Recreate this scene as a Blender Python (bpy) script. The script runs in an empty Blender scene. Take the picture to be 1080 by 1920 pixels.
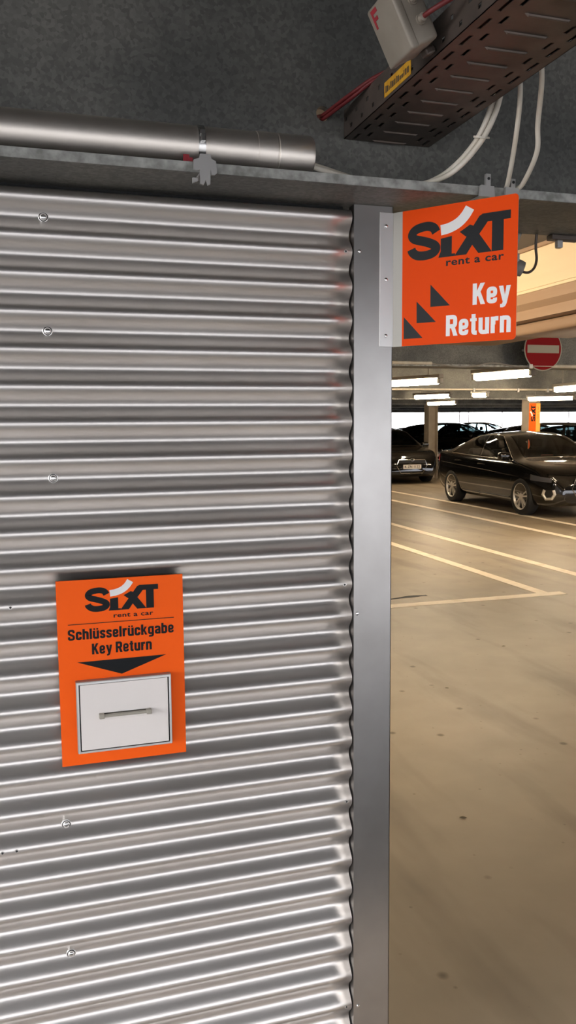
import bpy, bmesh, math, random
import numpy as np
from mathutils import Vector, Matrix

random.seed(7)
SC = bpy.context.scene
COL = SC.collection
PI = math.pi
EYE = 1.68                      # camera height
LOW = EYE + 0.485               # underside of the steel beams
TOP = EYE + 1.085               # underside of the ceiling slab
WALL = 1.8093                   # mean plane of the corrugated sheet

# ------------------------------------------------------------------ materials
def mat(name, color=(.5, .5, .5), rough=.5, metal=0., coat=0., spec=None):
    m = bpy.data.materials.new(name); m.use_nodes = True
    b = m.node_tree.nodes['Principled BSDF']
    b.inputs['Base Color'].default_value = (*color, 1)
    b.inputs['Roughness'].default_value = rough
    b.inputs['Metallic'].default_value = metal
    b.inputs['Coat Weight'].default_value = coat
    b.inputs['Coat Roughness'].default_value = .03
    if spec is not None: b.inputs['Specular IOR Level'].default_value = spec
    return m

def nodes(m): return m.node_tree.nodes, m.node_tree.links, m.node_tree.nodes['Principled BSDF']

def noisy(m, c1, c2, scale, detail=6, p0=.35, p1=.65, kind='noise', bump=0., bscale=None, rough=None, stretch=None):
    """Colour mottled between c1 and c2 by a 3D texture in object space."""
    N, L, b = nodes(m)
    tc = N.new('ShaderNodeTexCoord')
    src = tc.outputs['Object']
    if stretch:
        mp = N.new('ShaderNodeMapping'); mp.inputs['Scale'].default_value = stretch
        L.new(src, mp.inputs['Vector']); src = mp.outputs['Vector']
    if kind == 'noise':
        t = N.new('ShaderNodeTexNoise'); t.inputs['Detail'].default_value = detail
        out = t.outputs['Fac']
    else:
        t = N.new('ShaderNodeTexVoronoi'); out = t.outputs['Color']
    t.inputs['Scale'].default_value = scale
    L.new(src, t.inputs['Vector'])
    r = N.new('ShaderNodeValToRGB')
    r.color_ramp.elements[0].position = p0; r.color_ramp.elements[0].color = (*c1, 1)
    r.color_ramp.elements[1].position = p1; r.color_ramp.elements[1].color = (*c2, 1)
    L.new(out, r.inputs['Fac']); L.new(r.outputs['Color'], b.inputs['Base Color'])
    if bump:
        bp = N.new('ShaderNodeBump'); bp.inputs['Strength'].default_value = bump; bp.inputs['Distance'].default_value = .004
        t2 = N.new('ShaderNodeTexNoise'); t2.inputs['Scale'].default_value = bscale or scale * 4; t2.inputs['Detail'].default_value = 4
        L.new(src, t2.inputs['Vector']); L.new(t2.outputs['Fac'], bp.inputs['Height']); L.new(bp.outputs['Normal'], b.inputs['Normal'])
    return m

M = {}
M['sheet'] = mat('corrugated galvanised sheet', (.60, .575, .55), .41, 1.)
noisy(M['sheet'], (.62, .585, .55), (.69, .655, .62), 3.0, 3, .3, .7, stretch=(1, 1, 3))
M['post'] = mat('galvanised corner profile', (.52, .50, .48), .3, 1.)
noisy(M['post'], (.335, .32, .305), (.385, .37, .355), 9., 4, .3, .7)
M['strip'] = mat('brushed fixing strip', (.66, .65, .63), .38, .9)
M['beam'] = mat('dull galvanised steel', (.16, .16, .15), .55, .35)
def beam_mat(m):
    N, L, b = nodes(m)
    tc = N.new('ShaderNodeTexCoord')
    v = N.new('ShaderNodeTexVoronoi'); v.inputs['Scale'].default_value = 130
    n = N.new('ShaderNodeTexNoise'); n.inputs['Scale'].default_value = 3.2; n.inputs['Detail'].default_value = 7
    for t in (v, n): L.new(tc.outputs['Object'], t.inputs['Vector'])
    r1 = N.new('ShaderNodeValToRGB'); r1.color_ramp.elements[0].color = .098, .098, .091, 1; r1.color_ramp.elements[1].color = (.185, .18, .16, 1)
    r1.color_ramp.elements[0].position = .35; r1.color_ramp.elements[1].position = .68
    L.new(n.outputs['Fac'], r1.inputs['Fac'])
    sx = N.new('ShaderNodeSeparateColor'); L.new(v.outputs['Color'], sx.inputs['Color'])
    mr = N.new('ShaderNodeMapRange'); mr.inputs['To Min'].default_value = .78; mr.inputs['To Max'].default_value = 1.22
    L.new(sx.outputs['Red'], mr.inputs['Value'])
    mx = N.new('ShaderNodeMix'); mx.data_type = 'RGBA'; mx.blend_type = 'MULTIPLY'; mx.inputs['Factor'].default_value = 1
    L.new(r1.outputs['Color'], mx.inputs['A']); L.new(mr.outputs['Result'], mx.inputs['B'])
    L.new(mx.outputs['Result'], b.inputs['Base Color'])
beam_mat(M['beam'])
M['flange_edge'] = mat('rough zinc edge', (.34, .34, .32), .6, .3)
noisy(M['flange_edge'], (.22, .22, .20), (.46, .46, .43), 38., 5)
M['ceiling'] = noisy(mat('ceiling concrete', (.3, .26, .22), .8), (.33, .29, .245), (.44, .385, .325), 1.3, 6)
M['darkened_slab'] = noisy(mat('slab darkened for reflections', (.2, .19, .18), .8), (.065, .064, .063), (.095, .092, .09), 1.5, 6)  # unseen front slab, darkened to keep the sheet's reflected bands dark
M['concrete'] = noisy(mat('grey concrete', (.35, .33, .30), .8), (.28, .265, .24), (.40, .38, .345), 2., 6)
M['column'] = noisy(mat('painted steel column', (.36, .30, .23), .6), (.32, .265, .20), (.40, .335, .26), 3.)
M['pipe'] = mat('stainless pipe', (.60, .565, .52), .42, 1.)
noisy(M['pipe'], (.70, .645, .58), (.80, .74, .67), 14., 4, .3, .7, stretch=(.4, 1, 1))
M['steel'] = mat('bright steel', (.66, .65, .63), .25, 1.)
M['zinc'] = mat('zinc clip', (.40, .39, .375), .5, .5)
M['tray'] = noisy(mat('brown weathered tray steel', (.14, .115, .095), .5, .45), (.075, .06, .05), (.125, .095, .078), 11., 5, bump=.1)
M['dark'] = mat('black rubber', (.012, .012, .012), .6)
M['gap'] = mat('dark gap', (.01, .01, .01), .9)
M['boxplastic'] = noisy(mat('aged white plastic', (.62, .57, .50), .5), (.22, .19, .152), (.28, .245, .20), 12.)
M['red'] = mat('red cable sheath', (.13, .011, .012), .55)
M['redprint'] = mat('dark red print', (.30, .02, .03), .5)
M['whitecable'] = noisy(mat('cream cable sheath', (.66, .60, .50), .45), (.60, .54, .44), (.70, .65, .56), 20.)
M['yellow'] = noisy(mat('yellow label', (.62, .33, .02), .5), (.55, .27, .015), (.68, .38, .03), 60.)
M['orange'] = mat('orange vinyl', (1.0, .125, .010), .5, 0, 0, .1)
M['orange_sign'] = mat('orange sign vinyl', (.88, .074, .002), .5, 0, 0, .08)
M['amber'] = mat('lamplit orange', (.95, .40, .05), .4)  # amber puts the lamplight on the sign's edge into the colour
M['ink'] = mat('black vinyl', (.010, .011, .012), .4, 0, 0, .12)
M['white'] = mat('white vinyl', (.80, .79, .77), .4)
M['bare'] = mat('bare grey sign sheet', (.36, .34, .30), .5, .2)
M['drawer'] = mat('pale painted drawer', (.79, .735, .69), .45, .0, 0, .2)
M['handle'] = mat('shaded handle', (.36, .33, .27), .4, .2)  # khaki grey puts the shading of the handle's upper bar into the colour
M['drawer_frame'] = mat('silver frame', (.74, .73, .70), .28, .75)
M['cream'] = noisy(mat('cream board', (.78, .62, .40), .6), (.75, .59, .375), (.80, .645, .42), 2., stretch=(4, .3, 4))
M['brownboard'] = noisy(mat('brown board', (.36, .235, .15), .55), (.33, .215, .135), (.39, .26, .165), 2., stretch=(4, .3, 4))
M['signred'] = mat('traffic red', (.26, .006, .010), .6, 0, 0, .1)
M['signwhite'] = mat('dirty traffic white', (.42, .40, .33), .6, 0, 0, .2)
M['lampbody'] = mat('grey lamp body', (.30, .28, .25), .5)
M['paint_black'] = mat('black car paint', (.006, .0055, .005), .07, .0, 1.)
M['paint_grey'] = mat('dark grey car paint', (.035, .037, .04), .2, .3, 1.)
M['paint_silver'] = mat('silver car paint', (.42, .43, .45), .25, .7, 1.)
M['paint_white'] = mat('white car paint', (.72, .73, .74), .25, 0, 1.)
M['paint_blue'] = mat('dark blue car paint', (.01, .018, .04), .2, .2, 1.)
M['chrome'] = mat('chrome trim', (.75, .75, .74), .12, 1.)
M['alloy'] = mat('silver alloy', (.80, .76, .70), .38, .6)
M['tyre'] = mat('tyre rubber', (.012, .012, .012), .75)
M['trimblack'] = mat('black plastic', (.012, .012, .012), .45)
M['interior'] = mat('dark upholstery', (.02, .019, .018), .85)
M['tail'] = mat('red tail lamp', (.45, .01, .02), .12, 0, 1.)
M['lampglass'] = mat('headlamp glass', (.10, .10, .11), .06, .3, 1.)
M['plate'] = mat('number plate', (.72, .66, .62), .45)
M['redcloth'] = mat('red cloth', (.55, .05, .03), .6)
M['line'] = noisy(mat('cream line paint', (.78, .64, .47), .55), (.78, .65, .48), (.92, .80, .64), 7., 7, .3, .5)
M['facade'] = noisy(mat('pale grey sky screen', (.5, .5, .5), .8), (.40, .40, .405), (.47, .47, .475), .4)  # for the unseen wall added to dim the sky near the horizon
M['asphalt'] = noisy(mat('grey asphalt', (.3, .3, .3), .85), (.095, .091, .087), (.13, .125, .12), 1.2)
M['pale_reflector'] = noisy(mat('pale reflector strip', (.46, .42, .38), .85), (.78, .68, .58), (.86, .76, .66), .8)
M['leaf'] = mat('dry leaf', (.10, .075, .035), .8)
M['pebble'] = mat('pale grit', (.5, .46, .4), .8)

def emis(name, color, s):
    m = bpy.data.materials.new(name); m.use_nodes = True
    N, L = m.node_tree.nodes, m.node_tree.links
    b = N['Principled BSDF']
    b.inputs['Base Color'].default_value = (.8, .8, .8, 1)
    b.inputs['Emission Color'].default_value = (*color, 1); b.inputs['Emission Strength'].default_value = s
    return m
M['tube'] = emis('lit tube', (1., .81, .57), 27.)

def glass():
    m = bpy.data.materials.new('car window glass'); m.use_nodes = True
    N, L = m.node_tree.nodes, m.node_tree.links
    N.clear()
    o = N.new('ShaderNodeOutputMaterial'); mx = N.new('ShaderNodeMixShader'); t = N.new('ShaderNodeBsdfTransparent'); g = N.new('ShaderNodeBsdfGlossy'); f = N.new('ShaderNodeFresnel')
    t.inputs['Color'].default_value = (.34, .40, .41, 1); g.inputs['Roughness'].default_value = .02; f.inputs['IOR'].default_value = 1.55
    L.new(f.outputs[0], mx.inputs[0]); L.new(t.outputs[0], mx.inputs[1]); L.new(g.outputs[0], mx.inputs[2]); L.new(mx.outputs[0], o.inputs['Surface'])
    return m
M['glass'] = glass()

def floor_mat():
    m = mat('beige coated floor', (.4, .32, .22), .48)
    N, L, b = nodes(m)
    tc = N.new('ShaderNodeTexCoord'); co = tc.outputs['Object']
    def tex(kind, scale, detail=5, stretch=None, rot=0):
        s = co
        if stretch:
            mp = N.new('ShaderNodeMapping'); mp.inputs['Scale'].default_value = stretch; mp.inputs['Rotation'].default_value = (0, 0, rot)
            L.new(co, mp.inputs['Vector']); s = mp.outputs['Vector']
        t = N.new('ShaderNodeTexNoise' if kind == 'n' else 'ShaderNodeTexVoronoi'); t.inputs['Scale'].default_value = scale
        if kind == 'n': t.inputs['Detail'].default_value = detail
        L.new(s, t.inputs['Vector']); return t
    def ramp(sock, a, ca, z, cz):
        r = N.new('ShaderNodeValToRGB'); e = r.color_ramp.elements
        e[0].position = a; e[0].color = (*ca, 1); e[1].position = z; e[1].color = (*cz, 1)
        L.new(sock, r.inputs['Fac']); return r.outputs['Color']
    def mul(a, c):
        x = N.new('ShaderNodeMix'); x.data_type = 'RGBA'; x.blend_type = 'MULTIPLY'; x.inputs['Factor'].default_value = 1
        L.new(a, x.inputs['A']); L.new(c, x.inputs['B']); return x.outputs['Result']
    base = ramp(tex('n', .55, 6).outputs['Fac'], .3, (.26, .207, .142), .72, (.335, .275, .198))
    mott = ramp(tex('n', 3.2, 8).outputs['Fac'], .3, (.88, .87, .85), .65, (1.04, 1.03, 1.02))
    skid = ramp(tex('n', 1.6, 4, (1.6, .28, 1), .5).outputs['Fac'], .34, (.72, .70, .68), .47, (1, 1, 1))
    spots = ramp(tex('v', 4.4).outputs['Distance'], .045, (.36, .31, .25), .11, (1, 1, 1))
    spots2 = ramp(tex('v', 9.).outputs['Distance'], .02, (.62, .58, .52), .08, (1, 1, 1))
    c = mul(mul(mul(base, mott), skid), mul(spots, spots2))
    L.new(c, b.inputs['Base Color'])
    return m
M['floor'] = floor_mat()

# ------------------------------------------------------------------ mesh helpers
class MB:
    """Collects shapes; build() links them as ONE mesh object."""
    def __init__(s): s.v = []; s.f = []; s.mi = []
    def add(s, vs, fs, mi=0):
        o = len(s.v); s.v += [tuple(p) for p in vs]; s.f += [tuple(i + o for i in f) for f in fs]; s.mi += [mi] * len(fs); return s
    def box(s, x0, x1, y0, y1, z0, z1, mi=0, mx=None):
        vs = [(x, y, z) for x in (x0, x1) for y in (y0, y1) for z in (z0, z1)]
        if mx is not None: vs = [tuple(mx @ Vector(p)) for p in vs]
        return s.add(vs, [(0, 1, 3, 2), (4, 6, 7, 5), (0, 4, 5, 1), (2, 3, 7, 6), (0, 2, 6, 4), (1, 5, 7, 3)], mi)
    def bbox(s, x0, x1, y0, y1, z0, z1, r, mi=0, mx=None, seg=2):
        """box with bevelled edges"""
        bm = bmesh.new(); bmesh.ops.create_cube(bm, size=1)
        for v in bm.verts: v.co = Vector(((x0 + x1) / 2 + v.co.x * (x1 - x0), (y0 + y1) / 2 + v.co.y * (y1 - y0), (z0 + z1) / 2 + v.co.z * (z1 - z0)))
        bmesh.ops.bevel(bm, geom=list(bm.edges), offset=r, segments=seg, affect='EDGES', profile=.5)
        bm.verts.index_update()
        vs = [tuple(mx @ v.co) if mx is not None else tuple(v.co) for v in bm.verts]
        s.add(vs, [tuple(v.index for v in f.verts) for f in bm.faces], mi); bm.free(); return s
    def prism(s, pts, fn, t0, t1, mi=0):
        """pts: 2D outline; fn(u, v, t) -> 3D; extruded from t0 to t1"""
        n = len(pts)
        vs = [fn(u, v, t0) for u, v in pts] + [fn(u, v, t1) for u, v in pts]
        fs = [tuple(range(n - 1, -1, -1)), tuple(range(n, 2 * n))] + [(i, (i + 1) % n, (i + 1) % n + n, i + n) for i in range(n)]
        return s.add(vs, fs, mi)
    def tube(s, path, r, n=10, mi=0, cap=True):
        P = [Vector(p) for p in path]; rs = r if isinstance(r, (list, tuple)) else [r] * len(P)
        vs = []; up = None
        for i, p in enumerate(P):
            d = (P[min(i + 1, len(P) - 1)] - P[max(i - 1, 0)]).normalized()
            if up is None: up = d.orthogonal().normalized()
            up = (up - d * up.dot(d)).normalized(); w = d.cross(up)
            vs += [p + (up * math.cos(2 * PI * k / n) + w * math.sin(2 * PI * k / n)) * rs[i] for k in range(n)]
        fs = [(i * n + k, i * n + (k + 1) % n, (i + 1) * n + (k + 1) % n, (i + 1) * n + k) for i in range(len(P) - 1) for k in range(n)]
        if cap: fs += [tuple(range(n - 1, -1, -1)), tuple(range((len(P) - 1) * n, len(P) * n))]
        return s.add(vs, fs, mi)
    def lathe(s, prof, fn, n=32, mi=0):
        """prof: (radius, axial) list; fn(a, b, axial) -> 3D"""
        vs = [fn(r * math.cos(2 * PI * k / n), r * math.sin(2 * PI * k / n), h) for r, h in prof for k in range(n)]
        fs = [(i * n + k, i * n + (k + 1) % n, (i + 1) * n + (k + 1) % n, (i + 1) * n + k) for i in range(len(prof) - 1) for k in range(n)]
        fs += [tuple(range(n - 1, -1, -1)), tuple(range((len(prof) - 1) * n, len(prof) * n))]
        return s.add(vs, fs, mi)
    def grid(s, rows, mi=0):
        m = len(rows[0]); vs = [p for r in rows for p in r]
        return s.add(vs, [(i * m + j, i * m + j + 1, (i + 1) * m + j + 1, (i + 1) * m + j) for i in range(len(rows) - 1) for j in range(m - 1)], mi)
    def build(s, name, mats, parent=None, smooth=False, angle=35, fix=True):
        me = bpy.data.meshes.new(name)
        off = Vector(parent_loc(parent))
        me.from_pydata([tuple(Vector(p) - off) for p in s.v], [], s.f)
        for m in (mats if isinstance(mats, (list, tuple)) else [mats]): me.materials.append(m)
        me.polygons.foreach_set('material_index', s.mi)
        if fix:
            bm = bmesh.new(); bm.from_mesh(me); bmesh.ops.recalc_face_normals(bm, faces=list(bm.faces)); bm.to_mesh(me); bm.free()
        if smooth:
            me.polygons.foreach_set('use_smooth', [True] * len(me.polygons))
            me.set_sharp_from_angle(angle=math.radians(angle))
        me.update()
        o = bpy.data.objects.new(name, me); COL.objects.link(o)
        if parent is not None: o.parent = parent
        return o

def parent_loc(p):
    x = Vector((0, 0, 0))
    while p is not None:
        if p.get('_local'): return (0, 0, 0)
        x += Vector(p.location); p = p.parent
    return x

def tag(o, label, cat, group=None):
    o['label'] = label; o['category'] = cat
    if group: o['group'] = group
    return o
def thing(name, label, cat, loc=(0, 0, 0), group=None, rz=0.):
    o = bpy.data.objects.new(name, None); COL.objects.link(o)
    o.location = loc; o.rotation_euler = (0, 0, rz); o.empty_display_size = .05
    return tag(o, label, cat, group)
def struct(o): o['kind'] = 'structure'; return o
def copy_tree(o, parent=None):
    c = o.copy(); COL.objects.link(c)
    if parent is not None: c.parent = parent
    for ch in list(o.children): copy_tree(ch, c)
    return c

def smooth_path(pts, n=8):
    """Catmull-Rom through the points"""
    P = [Vector(p) for p in pts]; out = []
    for i in range(len(P) - 1):
        a, b, c, d = P[max(i - 1, 0)], P[i], P[i + 1], P[min(i + 2, len(P) - 1)]
        for k in range(n):
            t = k / n
            out.append(.5 * ((2 * b) + (c - a) * t + (2 * a - 5 * b + 4 * c - d) * t * t + (3 * b - a - 3 * c + d) * t ** 3))
    return out + [P[-1]]

def ribbon(pts, w, n=8, taper=None):
    """2D outline of a stroke of width w along a smooth centreline"""
    c = smooth_path([(x, y, 0) for x, y in pts], n); L = []; R = []
    for i, p in enumerate(c):
        d = (c[min(i + 1, len(c) - 1)] - c[max(i - 1, 0)]).normalized(); q = Vector((-d.y, d.x, 0)) * (w / 2 if taper is None else taper(i / (len(c) - 1)) / 2)
        L.append((p.x + q.x, p.y + q.y)); R.append((p.x - q.x, p.y - q.y))
    return L, R
def add_ribbon(mb, pts, w, fn, t0, t1, n=8, taper=None):
    L, R = ribbon(pts, w, n, taper)
    for i in range(len(L) - 1):
        mb.prism([L[i], L[i + 1], R[i + 1], R[i]], fn, t0, t1)

# ------------------------------------------------------------------ lettering
def text_mesh(txt, fn, x0, x1, y0, y1, t0, t1, bold=0., space=1., fit='cap'):
    """A line of text fitted to x0..x1 wide with its capitals between y0 (baseline) and y1, laid on a surface by fn(u, v, t)."""
    cu = bpy.data.curves.new('lettering', 'FONT'); cu.body = txt; cu.offset = bold; cu.fill_mode = 'BOTH' if False else 'FRONT'
    cu.resolution_u = 4; cu.space_character = space
    o = bpy.data.objects.new('lettering', cu); COL.objects.link(o)
    dg = bpy.context.evaluated_depsgraph_get(); me = o.evaluated_get(dg).to_mesh()
    V = [(v.co.x, v.co.y) for v in me.vertices]; F = [tuple(p.vertices) for p in me.polygons]
    o.evaluated_get(dg).to_mesh_clear()
    bpy.data.objects.remove(o); bpy.data.curves.remove(cu)
    ax, bx = min(p[0] for p in V), max(p[0] for p in V)
    cap = CAP + 2 * bold
    mb = MB(); n = len(V)
    def m(p, t): return fn(x0 + (p[0] - ax) / (bx - ax) * (x1 - x0), y0 + (p[1] + bold) / cap * (y1 - y0), t)
    vs = [m(p, t1) for p in V] + [m(p, t0) for p in V]
    ec = {}
    for f in F:
        for a, c in zip(f, f[1:] + f[:1]): ec[(a, c)] = 1
    fs = list(F)
    fs += [(a + n, c + n, c, a) for (a, c) in ec if (c, a) not in ec]
    mb.add(vs, fs); return mb
def cap_height():
    cu = bpy.data.curves.new('m', 'FONT'); cu.body = 'H'; o = bpy.data.objects.new('m', cu); COL.objects.link(o)
    dg = bpy.context.evaluated_depsgraph_get(); me = o.evaluated_get(dg).to_mesh(); h = max(v.co.y for v in me.vertices)
    o.evaluated_get(dg).to_mesh_clear(); bpy.data.objects.remove(o); bpy.data.curves.remove(cu); return h
CAP = cap_height()

def rounded(pts, r=.13, n=5):
    """polyline with its inner corners rounded"""
    P = [Vector((x, y, 0)) for x, y in pts]; out = [P[0]]
    for i in range(1, len(P) - 1):
        a, b, c = P[i - 1], P[i], P[i + 1]; d0, d1 = (a - b), (c - b); q = min(r, d0.length * .5, d1.length * .5)
        p0, p1 = b + d0.normalized() * q, b + d1.normalized() * q
        for k in range(n + 1):
            t = k / n; out.append(p0 * (1 - t) ** 2 + b * 2 * t * (1 - t) + p1 * t * t)
    out.append(P[-1]); return out
def stroke_polys(pts, w):
    c = rounded(pts); L = []; R = []
    for i, p in enumerate(c):
        d0 = (c[i] - c[i - 1]).normalized() if i else None; d1 = (c[i + 1] - c[i]).normalized() if i < len(c) - 1 else None
        d = (d0 or d1) if d0 is None or d1 is None else (d0 + d1).normalized()
        q = Vector((-d.y, d.x, 0)) * (w / 2) / (max(.6, d.dot(d1)) if d1 is not None else 1)
        L.append((p.x + q.x, p.y + q.y)); R.append((p.x - q.x, p.y - q.y))
    return [[L[i], L[i + 1], R[i + 1], R[i]] for i in range(len(L) - 1)]
XH = .77
G = {   # heavy condensed letters: width, strokes, polygons
 'K': (.58, [[(.1, 0), (.1, 1)]], [[(.19, .36), (.19, .62), (.365, 1), (.575, 1), (.31, .47)], [(.225, .50), (.36, .62), (.595, 0), (.38, 0)]]),
 'e': (.50, [[(.40, .25), (.40, .09), (.1, .09), (.1, XH - .085), (.40, XH - .085), (.40, .37), (.12, .37)]], []),
 'y': (.54, [], [[(0, XH), (.2, XH), (.30, .26), (.34, -.02), (.19, .02)], [(.345, XH), (.54, XH), (.365, -.05), (.29, -.19), (.18, -.23), (.07, -.22), (.07, -.07), (.15, -.07), (.19, .02), (.27, .26)]]),
 'R': (.58, [[(.1, 0), (.1, 1)], [(.1, .905), (.47, .905), (.47, .47), (.1, .47)]], [[(.23, .50), (.43, .50), (.60, 0), (.385, 0)]]),
 't': (.35, [[(.17, .96), (.17, .075), (.34, .075)]], [[(.0, XH), (.33, XH), (.33, XH - .14), (.0, XH - .14)]]),
 'u': (.52, [[(.1, XH), (.1, .085), (.40, .085)], [(.42, XH), (.42, 0)]], []),
 'r': (.37, [[(.1, XH), (.1, 0)], [(.13, .40), (.13, XH - .09), (.37, XH - .09)]], []),
 'n': (.52, [[(.1, XH), (.1, 0)], [(.12, XH - .085), (.42, XH - .085), (.42, 0)]], []),
 'S': (.59, [[(.49, .68), (.49, .91), (.1, .91), (.1, .58), (.49, .42), (.49, .09), (.1, .09), (.1, .33)]], []),
 'c': (.49, [[(.395, .48), (.395, XH - .085), (.1, XH - .085), (.1, .09), (.395, .09), (.395, .29)]], []),
 'h': (.52, [[(.1, 1), (.1, 0)], [(.12, XH - .085), (.42, XH - .085), (.42, 0)]], []),
 'l': (.20, [[(.1, 1), (.1, 0)]], []),
 's': (.47, [[(.375, .53), (.375, XH - .085), (.1, XH - .085), (.1, .45), (.375, .32), (.375, .085), (.1, .085), (.1, .25)]], []),
 'k': (.53, [[(.1, 1), (.1, 0)]], [[(.19, .28), (.19, .48), (.32, XH), (.51, XH), (.29, .36)], [(.215, .40), (.33, .48), (.54, 0), (.345, 0)]]),
 'g': (.52, [[(.42, XH - .085), (.1, XH - .085), (.1, .10), (.42, .10)], [(.42, XH), (.42, -.15), (.08, -.15)]], []),
 'a': (.51, [[(.1, .53), (.1, XH - .085), (.41, XH - .085), (.41, 0)], [(.41, .42), (.1, .36), (.1, .085), (.41, .10)]], []),
 'b': (.52, [[(.1, 1), (.1, 0)], [(.1, XH - .085), (.42, XH - .085), (.42, .085), (.1, .085)]], []),
}
G['\u00fc'] = (.52, G['u'][1], [[(.06, .84), (.21, .84), (.21, .99), (.06, .99)], [(.31, .84), (.46, .84), (.46, .99), (.31, .99)]])
def heavy_text(txt, fn, x0, x1, y0, y1, t0, t1, gap=.075):
    adv = 0; items = []
    for ch in txt:
        if ch == ' ': adv += .24; continue
        items.append((ch, adv)); adv += G[ch][0] + gap
    total = adv - gap; mb = MB(); k = 0
    for ch, ax in items:
        w, st, po = G[ch]
        polys = list(po)
        for q in st: polys += stroke_polys(q, .2 if not (ch in 'eagsS' ) else .185)
        for poly in polys:
            k += 1
            mb.prism([(x0 + (ax + u) / total * (x1 - x0), y0 + v * (y1 - y0)) for u, v in poly], fn, t0, t1 + (k % 23) * 4e-6)
    return mb

S_CURVE = [(2.72, 2.22), (2.50, 2.60), (2.05, 2.80), (1.45, 2.80), (.78, 2.62), (.48, 2.22), (.72, 1.86), (1.35, 1.64), (2.05, 1.40), (2.62, 1.08), (2.70, .74), (2.35, .45), (1.65, .34), (.98, .42), (.55, .72), (.42, 1.02)]
def logo(fn, t0, t1):
    """The word mark (letters) and its swoosh in a 9.2 x 3.2 frame."""
    mb = MB()
    add_ribbon(mb, S_CURVE, .78, fn, t0, t1, 6); lift = 0
    for poly in ([(2.95, 0), (4.15, 0), (4.15, 1.72), (3.15, 1.60), (3.15, .5)],
                 [(4.15, 0), (4.45, 0), (4.45, .22), (4.15, .22)],
                 [(4.4, 0), (5.45, 0), (6.2, 1.1), (5.55, 1.62)],
                 [(5.55, 1.62), (6.2, 1.1), (7.75, 3.12), (6.85, 3.2), (6.55, 3.05)],
                 [(6.5, 0), (7.66, 0), (6.05, 2.3), (5.5, 2.0), (5.1, 1.95)],
                 [(4.85, 1.95), (5.4, 1.5), (6.2, 2.25), (5.75, 2.45)],
                 [(6.8, 3.2), (9.2, 3.2), (9.2, 2.5), (7.3, 2.5)],
                 [(7.65, 0), (8.62, 0), (8.62, 2.52), (7.65, 2.52)]):
        lift += .00002; mb.prism(poly, fn, t0, t1 + lift)
    sw = MB()
    add_ribbon(sw, [(3.15, 2.32), (3.9, 2.42), (4.7, 2.74), (5.3, 3.25), (5.72, 3.86)], .9, fn, t0, t1, 6, lambda t: .88 - .04 * t)
    return mb, sw

# ------------------------------------------------------------------ camera
cam = bpy.data.cameras.new('camera'); co = bpy.data.objects.new('camera', cam); COL.objects.link(co)
yaw, pit, rol = math.radians(17.1286), math.radians(-6.143), math.radians(-.4439)
F = Vector((math.sin(yaw) * math.cos(pit), math.cos(yaw) * math.cos(pit), math.sin(pit)))
R0 = Vector((math.cos(yaw), -math.sin(yaw), 0)); U0 = R0.cross(F)
Rv = R0 * math.cos(rol) + U0 * math.sin(rol); Uv = -R0 * math.sin(rol) + U0 * math.cos(rol)
mx = Matrix((Rv, Uv, -F)).transposed().to_4x4(); mx.translation = (0, 0, EYE)
co.matrix_world = mx
cam.sensor_fit = 'VERTICAL'; cam.sensor_height = 36; cam.lens = 1562 / 1920 * 36
cam.clip_start = .02; cam.clip_end = 400
SC.camera = co

# ------------------------------------------------------------------ the setting
struct(MB().box(-1.1, 60, 1.68, 4.4, -.2, 0).box(-14, 60, 4.4, 44, -.2, 0).build('floor', M['floor']))
struct(MB().box(-60, 110, -60, 1.05, -.25, -.004).box(-60, -1.1, 1.81, 4.4, -.25, -.004).box(-60, 110, 44, 130, -.25, -.02).build('outdoor_ground', M['asphalt']))
struct(MB().box(-60, 60, 1.05, 1.68, -.25, 0).box(-60, -1.1, 1.68, 1.81, -.25, 0).build('reflector_strip', M['pale_reflector']))  # unseen pale strip added to brighten the reflections in the lower sheet
struct(MB().box(-5, 60, 1.81, 4.4, TOP, TOP + .25).box(-14, 60, 4.4, 44, TOP, TOP + .25).build('ceiling', M['ceiling']))
struct(MB().box(-5, 60, -3.4, 1.81, TOP, TOP + .25).build('ceiling_front', M['darkened_slab']))
struct(MB().box(-14.2, -14, 4.4, 44, 0, TOP).box(-14, -3.6, 4.36, 4.4, 0, TOP).build('wall_left', M['concrete']))
struct(MB().box(60, 60.2, -3.4, 44, 0, TOP).build('wall_right', M['concrete']))
struct(MB().box(-14, 60, 43.8, 44, 0, .95).box(-14, 13.5, 43.8, 44, .95, TOP).build('wall_back', M['concrete']))  # unseen left part closed to keep bright reflections off the saloon

def corr_rows(z0, z1, per=28):
    p = .076; k = 2 * PI / p; zr = EYE + .4569
    n = int((z1 - z0) / p * per); return [(z0 + (z1 - z0) * i / n, -.0112 * math.cos(k * (z0 + (z1 - z0) * i / n - zr))) for i in range(n + 1)]
rows = corr_rows(.03, LOW - .012)
xs = [-3.6, -2.5, -1.5, -.8, -.3, 0, .2, .4, .55, .65, .7105]
mb = MB()
mb.grid([[(x, WALL + d, z) for x in xs] for z, d in rows])
wall = mb.build('wall_front', M['sheet'], None, True, 80, fix=False)
struct(wall)
sol = wall.modifiers.new('sheet thickness', 'SOLIDIFY'); sol.thickness = .0012; sol.offset = -1
side = MB()
side.grid([[(.79 - d, y, z) for y in (1.83, 3., 4.4)] for z, d in rows])
struct(side.build('wall_side', M['sheet'], None, True, 80, fix=False))
struct(MB().box(-3.6, .77, 4.36, 4.40, .0, LOW - .01).build('wall_cabin_back', M['concrete']))

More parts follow.
